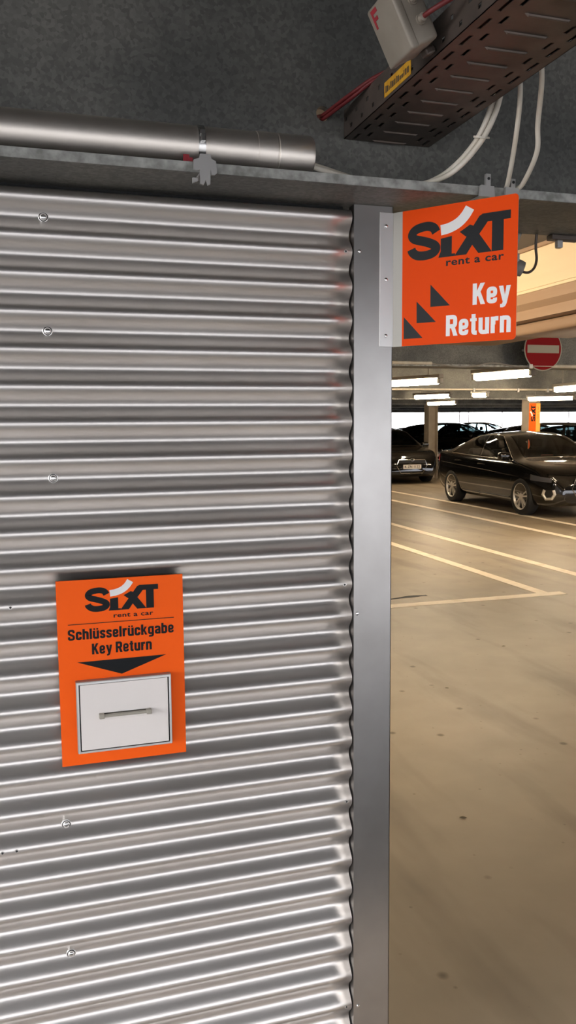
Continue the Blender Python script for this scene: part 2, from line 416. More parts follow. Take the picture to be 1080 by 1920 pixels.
# corner post of the cabin: folded sheet
cp = MB()
xl, xr, yf = .7135, .8085, 1.7955
zt_ = LOW - .001
cp.box(xl, xr, yf, yf + .0015, 0, zt_).box(xr - .0015, xr, yf, yf + .085, 0, zt_).box(xl, xl + .0015, yf + .0015, yf + .03, 0, zt_)
post = struct(cp.build('trim_1', M['post']))
gapm = struct(MB().box(.700, .7125, 1.822, 1.826, .02, LOW - .012).build('gap_shade_side', M['gap']))  # black strip stands for the shade in the gap beside the post
# black strip for the shade in the gap along the sheet's top edge
struct(MB().box(-3.6, .70, 1.830, 1.86, LOW - .08, LOW).build('gap_shade_top', M['gap']))

def disc_head(mb, x, y, z, r, h, mi=0, n=16):
    """screw head on a wall facing -y"""
    mb.lathe([(r, 0), (r, h * .35), (r * .8, h * .8), (r * .35, h)], lambda a, b, t: (x + a, y - t, z + b), n, mi); return mb
for z in (.419 - .000, .191, -.113, -.8755, -1.1795):
    s = MB()
    zz = EYE + z
    f = lambda a, b, t: (.044 + a, WALL + .0107 - t, zz + b)
    s.lathe([(.0102, 0), (.0102, .0012), (.0095, .002), (.0086, .0022)], f, 24, 0)
    s.lathe([(.0086, .0012), (.0086, .0026), (.0076, .0028)], f, 24, 1)
    s.lathe([(.0074, .0022), (.0072, .0046), (.0056, .0068), (.0028, .0078)], f, 24, 0)
    s.build('screw', [M['steel'], M['dark']], wall, True)
for x, z in ((.695, .381), (.692, -.377), (.697, -.908), (.696, -1.444), (-.052, -.386), (-.09, -.926), (-.061, -.926)):
    q = round((.4569 - z) / .076); zr = .4569 - q * .076
    s = MB(); disc_head(s, x, WALL - .0107, EYE + zr, .0024, .002, 1); s.lathe([(.0042, 0), (.0040, .0006)], lambda a, b, t: (x + a, WALL - .0108 - t, EYE + zr + b), 14, 0)
    s.build('rivet', [M['sheet'], M['dark']], wall, True)
for x, z in ((.726, .382), (.722, -.45), (.726, -1.444)):
    s = MB(); disc_head(s, x, yf, EYE + z, .0042, .003); s.build('rivet', M['steel'], post, True)

# steel beams
def beam(yc, x0, x1, name='steel_beam', hole=None):
    b = MB()
    b.box(x0, x1, yc - .15, yc + .15, LOW, LOW + .02)
    b.box(x0, x1, yc - .15, yc + .15, TOP - .02, TOP - .0005)
    if hole is None:
        b.box(x0, x1, yc - .01, yc + .01, LOW + .02, TOP - .02)
    else:
        hx, hz, r = hole; h = .06; y0, y1 = yc - .01, yc + .01
        b.box(x0, hx - h, y0, y1, LOW + .02, TOP - .02).box(hx + h, x1, y0, y1, LOW + .02, TOP - .02)
        b.box(hx - h, hx + h, y0, y1, LOW + .02, hz - h).box(hx - h, hx + h, y0, y1, hz + h, TOP - .02)
        n = 32; out = []; inn = []
        for k in range(n):
            a = 2 * PI * k / n; c, s_ = math.cos(a), math.sin(a); m_ = max(abs(c), abs(s_))
            out.append((hx + h * c / m_, hz + h * s_ / m_)); inn.append((hx + r * c, hz + r * s_))
        vs = [(x, y0, z) for x, z in out] + [(x, y0, z) for x, z in inn] + [(x, y1, z) for x, z in out] + [(x, y1, z) for x, z in inn]
        fs = []
        for k in range(n):
            j = (k + 1) % n
            fs += [(k, j, n + j, n + k), (2 * n + j, 2 * n + k, 3 * n + k, 3 * n + j), (n + k, n + j, 3 * n + j, 3 * n + k)]
        b.add(vs, fs)
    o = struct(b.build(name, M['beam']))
    e = MB().box(x0, x1, yc - .1512, yc - .1495, LOW + .0008, LOW + .0195)
    e.build('flange_edge', M['flange_edge'], o)
    return o
for i, yc in enumerate((1.81, 6.92, 12.03, 17.14, 22.25, 27.36, 32.47, 37.58, 42.69)):
    beam(yc, -3.6 if i == 0 else -13.9, 59.9, hole=(.6424, EYE + .6724, .016) if i == 0 else None)
beam(-3.30, -5, 59.9)
struct(MB().box(-60, 110, -32, -30, -.25, 13).build('sky_screen_wall', M['facade']))  # unseen wall, added and made tall to dim the reflected sky band

# H columns
def column(x, y):
    c = MB(); h = .15
    c.box(x - h, x - h + .02, y - h, y + h, 0, LOW).box(x + h - .02, x + h, y - h, y + h, 0, LOW).box(x - h + .02, x + h - .02, y - .008, y + .008, 0, LOW)
    return struct(c.build('column', M['column']))
for y in (17.14, 22.25, 27.36, 37.58, 12.03): column(11.27, y)
for y in (-3.30, 6.92): column(11.27, y)

# facade mullions of the far opening
for x in (15.2, 19.6, 24.05, 24.65, 26.9, 31.5):
    struct(MB().box(x - .03, x + .03, 43.85, 43.95, .95, TOP - .3).build('window_mullion', M['paint_white']))

# painted bay lines
def line(pts, w=.13):
    (x0, y0), (x1, y1) = pts; d = Vector((x1 - x0, y1 - y0)).normalized(); n = Vector((-d.y, d.x)) * w / 2
    m = MB().prism([(x0 + n.x, y0 + n.y), (x1 + n.x, y1 + n.y), (x1 - n.x, y1 - n.y), (x0 - n.x, y0 - n.y)], lambda u, v, t: (u, v, t), .0005, .003)
    return struct(m.build('road_marking', M['line']))
line(((4.735, 6.93), (4.69, 30)))
line(((5.66, 5.2), (5.62, 30)))
line(((7.39, 8.), (7.36, 30)))
line(((8.35, 8.), (8.30, 30)), .12)
line(((.95, 6.87), (4.93, 6.87)), .13)

# dark crack beside the front line
ck = MB()
px_ = [(2.35, 7.02), (2.75, 7.07), (3.1, 7.13), (3.45, 7.2), (3.62, 7.2)]
add_ribbon(ck, px_, .05, lambda u, v, t: (u, v, t), .0004, .002, 5, lambda t: .03 + .045 * math.sin(9 * t + 1) ** 2)
tag(ck.build('tar_streak', M['tyre']), 'dark ragged tar streak on the floor just behind the white cross line', 'stain')

# ------------------------------------------------------------------ ceiling lamps
def lamp(x0, y0, x1, y1, label, h=.62):
    z = EYE + h; a, b = Vector((x0, y0, z)), Vector((x1, y1, z)); c = (a + b) / 2; d = (b - a).normalized(); L = (b - a).length
    t = thing('ceiling_lamp', label, 'lamp', (c.x, c.y, z), 'tube lamps under the ceiling')
    R = Matrix.Translation(c) @ Matrix(((d.x, -d.y, 0), (d.y, d.x, 0), (0, 0, 1))).to_4x4()
    MB().bbox(-L / 2 - .05, L / 2 + .05, -.05, .05, .035, .085, .012, mx=R).build('housing', M['lampbody'], t)
    MB().tube([R @ Vector((u, 0, 0)) for u in (-L / 2, -L / 2 + .02, L / 2 - .02, L / 2)], [.03, .045, .045, .03], 16).build('lit_tube', M['tube'], t, True, 50)
    for u in (-1, 1):
        MB().bbox(min(u * L / 2, u * (L / 2 + .05)), max(u * L / 2, u * (L / 2 + .05)), -.035, .035, -.035, .036, .008, mx=R).build('end_cap', M['lampbody'], t)
        MB().tube([R @ Vector((u * L * .35, 0, .08)), R @ Vector((u * L * .35, 0, TOP - z))], .006, 6).build('hanger_rod', M['lampbody'], t)
lamp(4.66, 10.95, 5.09, 9.85, 'lit tube lamp with its near end just right of the corner post', .52)
lamp(5.12, 8.95, 5.28, 8.05, 'lit tube lamp directly below the lower right part of the hanging orange sign', .52)
lamp(8.03, 16.6, 8.31, 15.58, 'lit tube lamp over the black hatchback, just above the one at the bare column', .52)
lamp(10.1, 20.1, 10.28, 18.96, 'lit tube lamp shining right at the top of the bare column', .46)
lamp(9.16, 16.1, 9.28, 15.78, 'smallest glow, a short tube lamp midway between the two columns', .545)
lamp(10.5, 16.06, 11.05, 15.26, 'lit tube lamp right over the column that carries the orange sign', .47)
lamp(7.85, 11.27, 7.74, 10.0, 'lit tube lamp below the no entry sign, cut by the picture edge', .475)
lamp(1.15, 4.95, 1.15, 3.7, 'lit tube lamp hidden behind the hanging orange sign')
lamp(14.6, 14.9, 14.6, 13.5, 'added unseen tube lamp out to the right over the parked cars')  # unseen lamps from here down, added for light along the rows
lamp(6.3, 4.9, 6.3, 3.6, 'added unseen tube lamp over the driving lane to the right')
lamp(10.4, 9.6, 10.4, 8.3, 'added unseen tube lamp to the right in front of the black saloon')
lamp(6.0, 20.0, 6.0, 18.6, 'added unseen tube lamp behind the cabin over the empty bays')
lamp(18.4, 24.5, 18.6, 23.1, 'added unseen tube lamp far right over the rear rows of cars')

# ------------------------------------------------------------------ pipe, clamp and beam furniture
pz = EYE + .5465
t = thing('steel_pipe', 'fat stainless steel pipe lying on the beam flange above the corrugated wall', 'pipe', (-1, 1.70, LOW + .02))
def px_fn(r0): return lambda a, b, h: (h, 1.706 + a, pz + b)
MB().lathe([(.040, -3.4), (.040, .5)], px_fn(0), 48).build('tube', M['pipe'], t, True)
MB().lathe([(.0412, .46), (.0415, .463), (.0415, .500), (.0398, .5012), (.0398, .5032), (.0415, .5045), (.0415, .575), (.039, .579), (.036, .579), (.036, .5)], px_fn(0), 48).build('end_sleeve', M['pipe'], t, True)
t = thing('pipe_clamp', 'grey beam clip with a steel band holding the pipe to the flange edge', 'clamp', (.347, 1.65, LOW))
MB().lathe([(.0402, .338), (.0418, .338), (.0418, .352), (.0402, .352)], px_fn(0), 40).build('band', M['steel'], t, True)
b = MB(); b.bbox(.340, .350, 1.662, 1.668, pz + .012, pz + .022, .001).bbox(.341, .349, 1.656, 1.664, pz - .002, pz + .012, .001)
b.build('buckle', M['chrome'], t)
b = MB()
y0, y1 = 1.6525, 1.6585
fz = lambda u, v, t: (.347 + u, t, LOW + v)
b.prism([(-.023, .022), (-.012, .026), (-.010, .034), (.010, .034), (.012, .026), (.021, .022), (.023, .0), (.018, -.004), (.011, -.004), (.010, .006), (.009, -.022), (.004, -.024), (.0, -.015), (-.004, -.024), (-.011, -.022), (-.011, .004), (-.018, .002), (-.023, .004)], fz, y0, y1)
b.prism([(-.026, -.012), (-.016, -.012), (-.016, -.018), (-.026, -.022)], fz, y0 - .001, y1)
b.box(.336, .358, 1.6575, 1.70, LOW - .004, LOW)
b.build('clip_plate', M['zinc'], t)
MB().box(.306, .318, 1.664, 1.668, LOW + .021, LOW + .034).box(.312, .324, 1.662, 1.666, LOW + .021, LOW + .028).build('red_tab', M['redprint'], t)['label'] = 'small red tab'

def beam_clip(name, label, x, tall, parent_y=1.66):
    t = thing(name, label, 'clip', (x, parent_y - .01, LOW), 'beam clips on the flange edge')
    y0, y1 = 1.650, 1.6575
    b = MB(); f = lambda u, v, t_: (x + u, t_, LOW + v)
    b.prism([(-.02, -.004), (-.018, .020), (-.006, .020), (-.006, .022 + tall), (.005, .022 + tall), (.005, .019), (.014, .019), (.016, -.004)], f, y0, y1)
    b.box(x - .018, x + .014, 1.6575, 1.70, LOW - .004, LOW - .0005)
    b.build('clip_plate', M['zinc'], t)
    c = MB(); c.lathe([(.0032, 0), (.0030, .0012)], lambda a, bb, h: (x + a, y0 - h, LOW + .022 + tall * .55 + bb), 12); c.build('bolt_hole', M['dark'], t)
beam_clip('beam_clip', 'zinc beam clip peeping above the top edge of the hanging sign', .967, .022)
beam_clip('beam_clip', 'zinc beam clip at the top right corner of the hanging sign', 1.028, .016)
t = thing('beam_clip', 'small dark clip hanging under the beam flange right of the hanging sign', 'clip', (1.37, 1.95, LOW - .05), 'beam clips on the flange edge')
MB().bbox(1.325, 1.415, 1.935, 1.964, LOW - .014, LOW - .0005, .003).build('clip_plate', M['tray'], t)
MB().bbox(1.345, 1.362, 1.94, 1.955, LOW - .034, LOW - .013, .003).build('hook', M['zinc'], t)

# small spot head behind the hanging sign
t = thing('spotlight', 'small grey spot head on a bent cable behind the hanging sign edge', 'spotlight', (1.30, 2.02, EYE + .40))
def spot_fn(a, b, h):
    d = Vector((.80, -.25, -.30)).normalized(); u = d.orthogonal().normalized(); w = d.cross(u)
    return Vector((1.262, 2.03, EYE + .418)) + u * a + w * b + d * h
MB().lathe([(.012, -.03), (.020, -.015), (.022, .02), (.020, .034)], spot_fn, 20).build('head', M['lampbody'], t, True)
MB().tube(smooth_path([(1.29, 1.955, LOW), (1.293, 1.962, LOW - .03), (1.305, 1.975, LOW - .06), (1.314, 2.0, LOW - .078), (1.303, 2.01, LOW - .088), (1.287, 2.02, LOW - .084)], 6), .0036, 8).build('cable', M['tray'], t, True)
MB().bbox(1.222, 1.262, 1.985, 2.02, EYE + .42, EYE + .441, .004).tube([(1.24, 1.955, LOW), (1.24, 2.0, EYE + .435)], .006, 8).build('bracket', M['zinc'], t)

# ------------------------------------------------------------------ cable tray
tz = EYE + .622
XL, XR, Y1, Y0 = .690, .897, 1.797, -1.2
t = thing('cable_tray', 'brown perforated cable tray running up over the viewer from the beam web', 'cable tray', (.79, Y1, tz))
def perforated(us, vs, holes, fn, thick):
    """plate over breaks us x vs with the cells in holes left out"""
    mb = MB(); nu, nv = len(us), len(vs)
    solid = lambda i, j: 0 <= i < nu - 1 and 0 <= j < nv - 1 and (i, j) not in holes
    idx = {}
    V = []
    def vid(i, j, k):
        if (i, j, k) not in idx: idx[(i, j, k)] = len(V); V.append(fn(us[i], vs[j], thick if k else 0))
        return idx[(i, j, k)]
    Fc = []
    for i in range(nu - 1):
        for j in range(nv - 1):
            if not solid(i, j): continue
            Fc.append((vid(i, j, 0), vid(i, j + 1, 0), vid(i + 1, j + 1, 0), vid(i + 1, j, 0)))
            Fc.append((vid(i, j, 1), vid(i + 1, j, 1), vid(i + 1, j + 1, 1), vid(i, j + 1, 1)))
            for (di, dj, a, c) in ((-1, 0, (i, j), (i, j + 1)), (1, 0, (i + 1, j + 1), (i + 1, j)), (0, -1, (i + 1, j), (i, j)), (0, 1, (i, j + 1), (i + 1, j + 1))):
                if not solid(i + di, j + dj): Fc.append((vid(*a, 0), vid(*a, 1), vid(*c, 1), vid(*c, 0)))
    mb.add(V, Fc); return mb
pitch = .06; nper = int((Y1 - Y0) / pitch)
vs_ = [0.]; per_holes = []
us_ = [0, .017, .024, .040, .047, .062, .070, .098, .109, .137, .145, .160, .167, .183, .190, .207]
breaks = []
for k in range(nper): breaks += [k * pitch + .006, k * pitch + .012, k * pitch + .03, k * pitch + .042, k * pitch + .056]
vs_ = [0.] + breaks + [nper * pitch]
holes = set()
for k in range(nper):
    j = 1 + 5 * k
    for i, sh in ((1, 0), (3, 1), (11, 1), (13, 0)):
        for jj in ((j, j + 1, j + 2) if sh == 0 else (j + 2, j + 3)): holes.add((i, jj))
    if k % 2: holes.add((7, j + 3)) if False else None
bott = perforated(us_, vs_, holes, lambda u, v, h: (XL + u, Y1 - v, tz + h), .0014)
for k in range(nper):       # pressed ribs across the middle
    yb = Y1 - k * pitch - .012
    bott.tube([(XL + .062, yb, tz + .0005), (XL + .068, yb, tz - .0012), (XL + .139, yb, tz - .0012), (XL + .145, yb, tz + .0005)], [.0006, .0032, .0032, .0006], 8)
bott.build('tray_floor', M['tray'], t)
MB().box(XL + .004, XR - .004, Y0, Y1 - .004, tz + .012, tz + .02).build('tray_shade_sheet', M['dark'], t)  # dark sheet in the tray stands for the shade behind the slots
for nm, xx, sgn in (('tray_side', XL, 1), ('tray_side', XR, -1)):
    hs = set(); us2 = [0, .012, .02, .034, .042, .06]; vs2 = [0.]
    for k in range(nper * 2): vs2 += [k * pitch / 2 + .009, k * pitch / 2 + .019]
    vs2.append(nper * pitch)
    for k in range(nper * 2): hs.add((1 if k % 2 else 3, 1 + 2 * k))
    perforated(us2, vs2, hs, lambda u, v, h: (xx + sgn * h, Y1 - v, tz + u), .0014).build(nm, M['tray'], t)
b = MB().box(XL - .0012, XL - .0002, 1.456, 1.574, tz + .007, tz + .035)
lab = b.build('warning_label', M['yellow'], t); lab['label'] = 'yellow warning label with small dark print'
d = MB()
random.seed(3)
u = 1.568
while u > 1.466:
    w = random.uniform(.003, .007); d.box(XL - .0016, XL - .0013, u - w, u, tz + .014, tz + .014 + random.choice((.007, .011, .013))); u -= w + random.uniform(.002, .004)
d.build('label_print', M['tray'], lab)

# junction box hanging off the tray
t = thing('junction_box', 'aged white junction box with a red F tilted on the cable tray side', 'junction box', (.63, 1.36, EYE + .6))
a = math.radians(27)
ux, uz = Vector((math.cos(a), 0, math.sin(a))), Vector((-math.sin(a), 0, math.cos(a)))
B0 = Vector((.627, 1.400, EYE + .609))
BM = Matrix.Translation(B0) @ Matrix((ux, Vector((0, 1, 0)), uz)).transposed().to_4x4()
MB().bbox(0, .052, -.088, 0, 0, .098, .007, mx=BM, seg=3).build('case', M['boxplastic'], t, True, 60)
MB().bbox(-.004, .012, -.0895, .0015, -.0015, .0995, .005, mx=BM, seg=3).build('lid', M['boxplastic'], t, True, 60)
f = MB(); fb = lambda u, v, h: BM @ Vector((-.004 - h, -u, v))
for r in ((.012, .018, .064, .094), (.018, .034, .087, .094), (.018, .029, .076, .082)):
    f.prism([(r[0], r[2]), (r[1], r[2]), (r[1], r[3]), (r[0], r[3])], fb, 0, .0005)
f.build('letter', M['redprint'], t)
for v in (.035, .068):
    g = MB(); g.lathe([(.009, 0), (.009, .004), (.007, .004), (.007, .012), (.004, .014)], lambda p, q, h: BM @ Vector((.03 + p, -.088 - h, v + q)), 16)
    g.build('cable_gland', M['boxplastic'], t, True)
MB().bbox(.042, .062, -.05, -.03, -.012, .0, .003, mx=BM).build('mount_bracket', M['tray'], t)

def cable(name, label, pts, r, m, n=10):
    o = MB().tube(smooth_path(pts, n), r, 10).build(name, M[m], None, True, 60)
    return tag(o, label, 'cable')
def E(x, y, h): return (x, y, EYE + h)
cable('red_cable', 'red cable coming out of the round hole in the beam web into the tray', [E(.642, 1.93, .70), E(.6424, 1.83, .676), E(.645, 1.80, .671), E(.668, 1.70, .680), E(.70, 1.62, .692), E(.74, 1.5, .68), E(.76, 1.3, .65), E(.77, .9, .645), E(.77, -1.0, .645)], .0042, 'red')
cable('red_cable', 'second red cable in the beam web hole, running under the first', [E(.640, 1.93, .69), E(.6405, 1.83, .667), E(.645, 1.80, .663), E(.668, 1.70, .671), E(.70, 1.62, .687), E(.735, 1.5, .665), E(.745, 1.3, .64), E(.745, .9, .645), E(.745, -1.0, .635)], .0038, 'red')
g = BM @ Vector((.03, -.102, .035))
cable('red_cable', 'short red cable leaving the junction box gland towards the picture top', [g, g + Vector((.012, -.03, .004)), E(.72, 1.20, .69), E(.745, 1.10, .70), E(.765, .9, .675), E(.78, .4, .65)], .0042, 'red')
cable('white_cable', 'upper cream cable from the pipe end curving up to the tray', [E(.50, 1.706, .5465), E(.575, 1.703, .533), E(.655, 1.718, .521), E(.74, 1.742, .513), E(.82, 1.74, .512), E(.875, 1.68, .528), E(.918, 1.632, .578), E(.935, 1.60, .632), E(.93, 1.575, .675), E(.88, 1.54, .695), E(.84, 1.45, .65), E(.84, .4, .637)], .0062, 'whitecable')
cable('white_cable', 'lower cream cable from the pipe end lying along the flange edge', [E(.50, 1.69, .535), E(.575, 1.688, .523), E(.655, 1.699, .513), E(.74, 1.717, .512), E(.82, 1.718, .512), E(.878, 1.662, .524), E(.922, 1.618, .574), E(.944, 1.588, .632), E(.938, 1.56, .678), E(.89, 1.52, .697), E(.855, 1.42, .65), E(.855, .4, .637)], .0058, 'whitecable')
tie = MB(); tie.lathe([(.016, -.002), (.0175, -.002), (.0175, .002), (.016, .002)], lambda p, q, h: Vector((.925, 1.610, EYE + .588)) + Vector((p, q * .8, h + q * .25)), 16)
tag(tie.build('cable_tie', M['whitecable']), 'thin tie around the two cream cables below the tray', 'cable tie')
cable('white_cable', 'straight cream cable dropping from the tray to the sign corner', [E(.86, 1.40, .65), E(.90, 1.44, .697), E(.935, 1.49, .69), E(.953, 1.512, .636), E(.975, 1.56, .575), E(1.005, 1.63, .522), E(1.022, 1.672, .505), E(1.04, 1.72, .506), E(1.2, 1.75, .508)], .0052, 'whitecable')
cable('white_cable', 'bowed cream cable dropping from the tray behind the sign corner', [E(.84, 1.30, .65), E(.89, 1.36, .697), E(.935, 1.42, .69), E(.955, 1.442, .640), E(1.00, 1.52, .592), E(1.025, 1.56, .55), E(1.045, 1.642, .510), E(1.055, 1.70, .506), E(1.25, 1.765, .508)], .0052, 'whitecable')

# ------------------------------------------------------------------ hanging flag sign
SA = Vector((.8077, 1.7935, EYE + .171)); SD = Vector((.63053, -.77617, 0)); SN = Vector((-.77617, -.63053, 0))
def sg(u, v, h): return SA + SD * (u / 1000) + Vector((0, 0, v / 1000)) + SN * h
t = thing('flag_sign', 'orange flag sign reading Key Return, screwed to the galvanised corner post', 'sign', tuple(SA))
b = MB(); zb, zt = EYE + .171, EYE + .4705
b.bbox(.7755, .8085, 1.7928, 1.7953, zb, zt, .0008)
b.build('mounting_strip', M['strip'], t)
rc = 8
def plate(u0, u1, rnd):
    if not rnd: return [(u0, 0), (u1, 0), (u1, 299), (u0, 299)]
    pts = [(u0, 0)] + [(u1 - rc + rc * math.sin(k * PI / 10), rc - rc * math.cos(k * PI / 10)) for k in range(6)] + [(u1 - rc + rc * math.cos(k * PI / 10), 299 - rc + rc * math.sin(k * PI / 10)) for k in range(6)] + [(u0, 299)]
    return pts
MB().prism(plate(-1, 289.8, True), sg, -.0015, .0).build('sheet', M['bare'], t)
MB().prism(plate(24.3, 289.8, True), sg, .0001, .0005).build('orange_face', M['orange_sign'], t)
lg, sw = logo(lambda u, v, h: sg(36.5 + (u - .03) * 25.9, 187.5 + v * 25.2, h), .0006, .0010)
lg.build('logo_letters', M['ink'], t); sw.build('logo_swoosh', M['white'], t)
text_mesh('rent a car', sg, 130.5, 261, 168, 184, .0006, .001, .022, 1.08).build('lettering', M['ink'], t)
heavy_text('Key', sg, 193, 277, 79, 124, .0006, .001).build('lettering', M['white'], t)
heavy_text('Return', sg, 132, 278.5, 16, 61, .0006, .001).build('lettering', M['white'], t)
for pts in ([(94, 131.5), (94.3, 82.8), (140.5, 82.5)], [(60.6, 97.4), (61, 49.6), (107.8, 49)], [(29, 65.4), (29.3, 16.2), (75.8, 15.8)]):
    MB().prism(pts, sg, .0006, .001).build('arrow_mark', M['ink'], t)
for z in (.44, .322, .196):
    s = MB(); disc_head(s, .7905, 1.7928, EYE + z, .0042, .003); s.build('screw', M['steel'], t, True)

# ------------------------------------------------------------------ key drop panel on the wall
PY = WALL - .0128
def pn(u, v, h): return (.04 + u / 1000, PY - h, EYE - .735 + v / 1000)
t = thing('key_drop_sign', 'upright orange panel reading Schlüsselrückgabe Key Return on the corrugated wall', 'sign', (.175, PY, EYE - .735))
MB().prism([(0, 0), (269, 0), (269, 405.5), (0, 405.5)], pn, -.0015, .0022).build('panel', M['orange'], t)
k = .0023
lg, sw = logo(lambda u, v, h: pn(57.5 + u * 17.1, 335.5 + v * 16.2, h), k, k + .0004)
lg.build('logo_letters', M['ink'], t); sw.build('logo_swoosh', M['white'], t)
text_mesh('rent a car', pn, 118, 203, 319.5, 329.5, k, k + .0004, .018, 1.08).build('lettering', M['ink'], t)
MB().prism([(22, 309.6), (248, 309.6), (248, 311.2), (22, 311.2)], pn, k, k + .0004).build('rule', M['ink'], t)
heavy_text('Schlüsselrückgabe', pn, 21, 247, 276.5, 299.5, k, k + .0004).build('lettering', M['ink'], t)
heavy_text('Key Return', pn, 70, 198, 242.5, 266, k, k + .0004).build('lettering', M['ink'], t)
MB().prism([(39, 227.5), (132, 194), (229, 228.5)], pn, k, k + .0004).build('arrow_mark', M['ink'], t)
t2 = thing('key_drop_box', 'pale key drop drawer box with a slot handle set in the orange wall panel', 'drawer', (.175, PY - .002, EYE - .70))
X0, X1, Z0, Z1, YF, YB = .0745, .2750, EYE - .7035, EYE - .548, WALL - .0335, PY - .0024
w = .0042
fr = MB()
for r in ((X0, X0 + w, Z0, Z1), (X1 - w, X1, Z0, Z1), (X0 + w, X1 - w, Z0, Z0 + w), (X0 + w, X1 - w, Z1 - w, Z1)): fr.box(r[0], r[1], YF, YB, r[2], r[3])
fr.build('frame', M['drawer_frame'], t2)
MB().box(X0 - .0012, X1 + .0012, YF + .003, YB, Z1, Z1 + .0012).box(X0 - .0012, X0, YF + .003, YB, Z0, Z1).box(X1, X1 + .0012, YF + .003, YB, Z0, Z1).build('shell', M['bare'], t2)  # grey-brown skin carries the dark shade of the box's outer faces
MB().box(X0 + w, X1 - w, YF + .006, YB, Z0 + w, Z1 - w).build('gap', M['gap'], t2)
gx = .0026; fx0, fx1, fz0, fz1 = X0 + w + gx, X1 - w - .003, Z0 + w + gx, Z1 - w - .0008
hx0, hx1, hz = .1205, .2290, -.6245
hz = EYE - .6235; hh = .0055; yd0 = YF - .0008
fr = MB(); yb = YF + .0055
for r in ((fx0, hx0, fz0, fz1), (hx1, fx1, fz0, fz1), (hx0, hx1, fz0, hz - hh), (hx0, hx1, hz + hh, fz1)): fr.box(r[0], r[1], yd0, yb, r[2], r[3])
front = fr.build('drawer_front', M['drawer'], t2)
h = MB(); h.box(hx0, hx1, YF + .0048, yb, hz - hh, hz + hh)
h.build('recess', M['bare'], t2)
h = MB(); h.bbox(hx0, hx1, yd0 - .011, yd0 - .003, hz - .0015, hz + .0045, .002, 1)
h.bbox(hx0 + .001, hx1 - .001, yd0 - .0105, yd0 - .0035, hz - .0065, hz - .0012, .002, 0)
for hx in (hx0 + .004, hx1 - .004): h.bbox(hx - .0055, hx + .0055, yd0 - .0125, yd0 + .003, hz - .004, hz + .0062, .0015, 1)
h.build('handle', [M['drawer'], M['handle']], t2)

# ------------------------------------------------------------------ duct under the ceiling
t = thing('ceiling_duct', 'cream boxed duct under the ceiling right of the hanging sign', 'duct', (2.9, 4, EYE + .545))
MB().bbox(2.60, 3.3, 1.99, 5.5, EYE + .685, EYE + .905, .004).bbox(2.592, 2.60, 1.99, 5.5, EYE + .700, EYE + .704, .001).build('side_board', M['cream'], t)
MB().bbox(2.585, 2.62, 1.99, 5.5, EYE + .905, EYE + .925, .004).build('top_lip', M['brownboard'], t)
d = MB(); d.prism([(2.605, .684), (2.60, .63), (2.63, .600), (2.625, .548), (3.28, .548), (3.28, .684)], lambda u, v, h: (u, h, EYE + v), 1.99, 5.5)
d.build('lower_board', M['brownboard'], t)
MB().bbox(2.70, 3.1, 1.99, 4.32, EYE + .482, EYE + .5475, .022, seg=4).build('trunking', M['brownboard'], t, True, 40)

# ------------------------------------------------------------------ no entry sign on the far beam
t = thing('no_entry_sign', 'round red no entry sign with a white bar on the far beam', 'traffic sign', (4.545, 6.74, EYE + .46))
cx, cz = 4.545, EYE + .652
def dn(y0): return lambda a, b, h: (cx + a, y0 - h, cz + b)
MB().lathe([(.199, 0), (.199, .004), (.190, .0046)], dn(6.742), 64).build('plate', M['signwhite'], t, True)
MB().lathe([(.189, 0), (.189, .0012)], dn(6.7372), 64).build('red_disc', M['signred'], t)
MB().box(cx - .167, cx + .167, 6.7345, 6.7358, cz - .036, cz + .036).build('white_bar', M['signwhite'], t)
for sx in (-.1, .1): MB().box(cx + sx - .015, cx + sx + .015, 6.742, 6.909, cz - .01, cz + .01).build('bracket', M['zinc'], t)
t = thing('conduit', 'pale conduit along the far beam flange below the no entry sign', 'conduit', (6, 6.74, LOW))
MB().tube([(4.44, 6.752, LOW + .012), (9.5, 6.752, LOW + .012)], .017, 10).build('pipe', M['whitecable'], t, True)
MB().bbox(4.40, 4.44, 6.735, 6.768, LOW - .012, LOW + .03, .004).build('end_clip', M['zinc'], t)
t = thing('conduit', 'short pale conduit along the far beam flange beside the corner post', 'conduit', (3.3, 6.74, LOW))
MB().tube([(1.5, 6.752, LOW + .025), (3.42, 6.752, LOW + .025)], .014, 10).build('pipe', M['whitecable'], t, True)
cable('sagging_cable', 'thin loose cable sagging along the far beam below the hanging sign', [(3.40, 6.75, LOW + .024), (3.5, 6.75, LOW + .012), (3.7, 6.75, LOW - .004), (3.85, 6.75, LOW + .006), (3.98, 6.75, LOW + .032), (4.1, 6.75, LOW + .03), (4.28, 6.75, LOW + .006), (4.42, 6.752, LOW + .012)], .006, 'lampbody', 6)
t = thing('conduit', 'long thin conduit with clips along the second far beam', 'conduit', (8, 11.86, LOW))
MB().tube([(4.5, 11.862, LOW + .01), (9.1, 11.862, LOW + .01)], .016, 8).build('pipe', M['whitecable'], t, True)
for x in (6.75, 7.55, 8.1): MB().bbox(x - .02, x + .02, 11.84, 11.886, LOW - .03, LOW + .03, .005).build('clip', M['zinc'], t)

# orange sign on the column
t = thing('column_sign', 'tall orange sign with sideways lettering on the column behind the saloon', 'sign', (11.27, 16.98, EYE - .75))
cs = lambda u, v, h: (11.12 + u, 16.985 - h, EYE - .75 + v)
MB().prism([(.0, 0), (.185, 0), (.185, 1.15), (0, 1.15)], cs, 0, .004).build('panel', M['orange'], t)
MB().prism([(.185, 0), (.30, 0), (.30, 1.15), (.185, 1.15)], cs, 0, .004).build('lamplit_edge', M['amber'], t)['label'] = 'edge strip coloured amber for lamplight'
lr = lambda u, v, h: cs(.165 - v * .036, .72 + u * .041, h)
lg, sw = logo(lr, .0045, .006)
lg.build('logo_letters', M['ink'], t); sw.build('logo_swoosh', M['white'], t)
text_mesh('rent a car', lambda u, v, h: cs(.25 - v, .78 + u, h), 0, .30, 0, .03, .0045, .006, .02, 1.1).build('lettering', M['orange'], t)

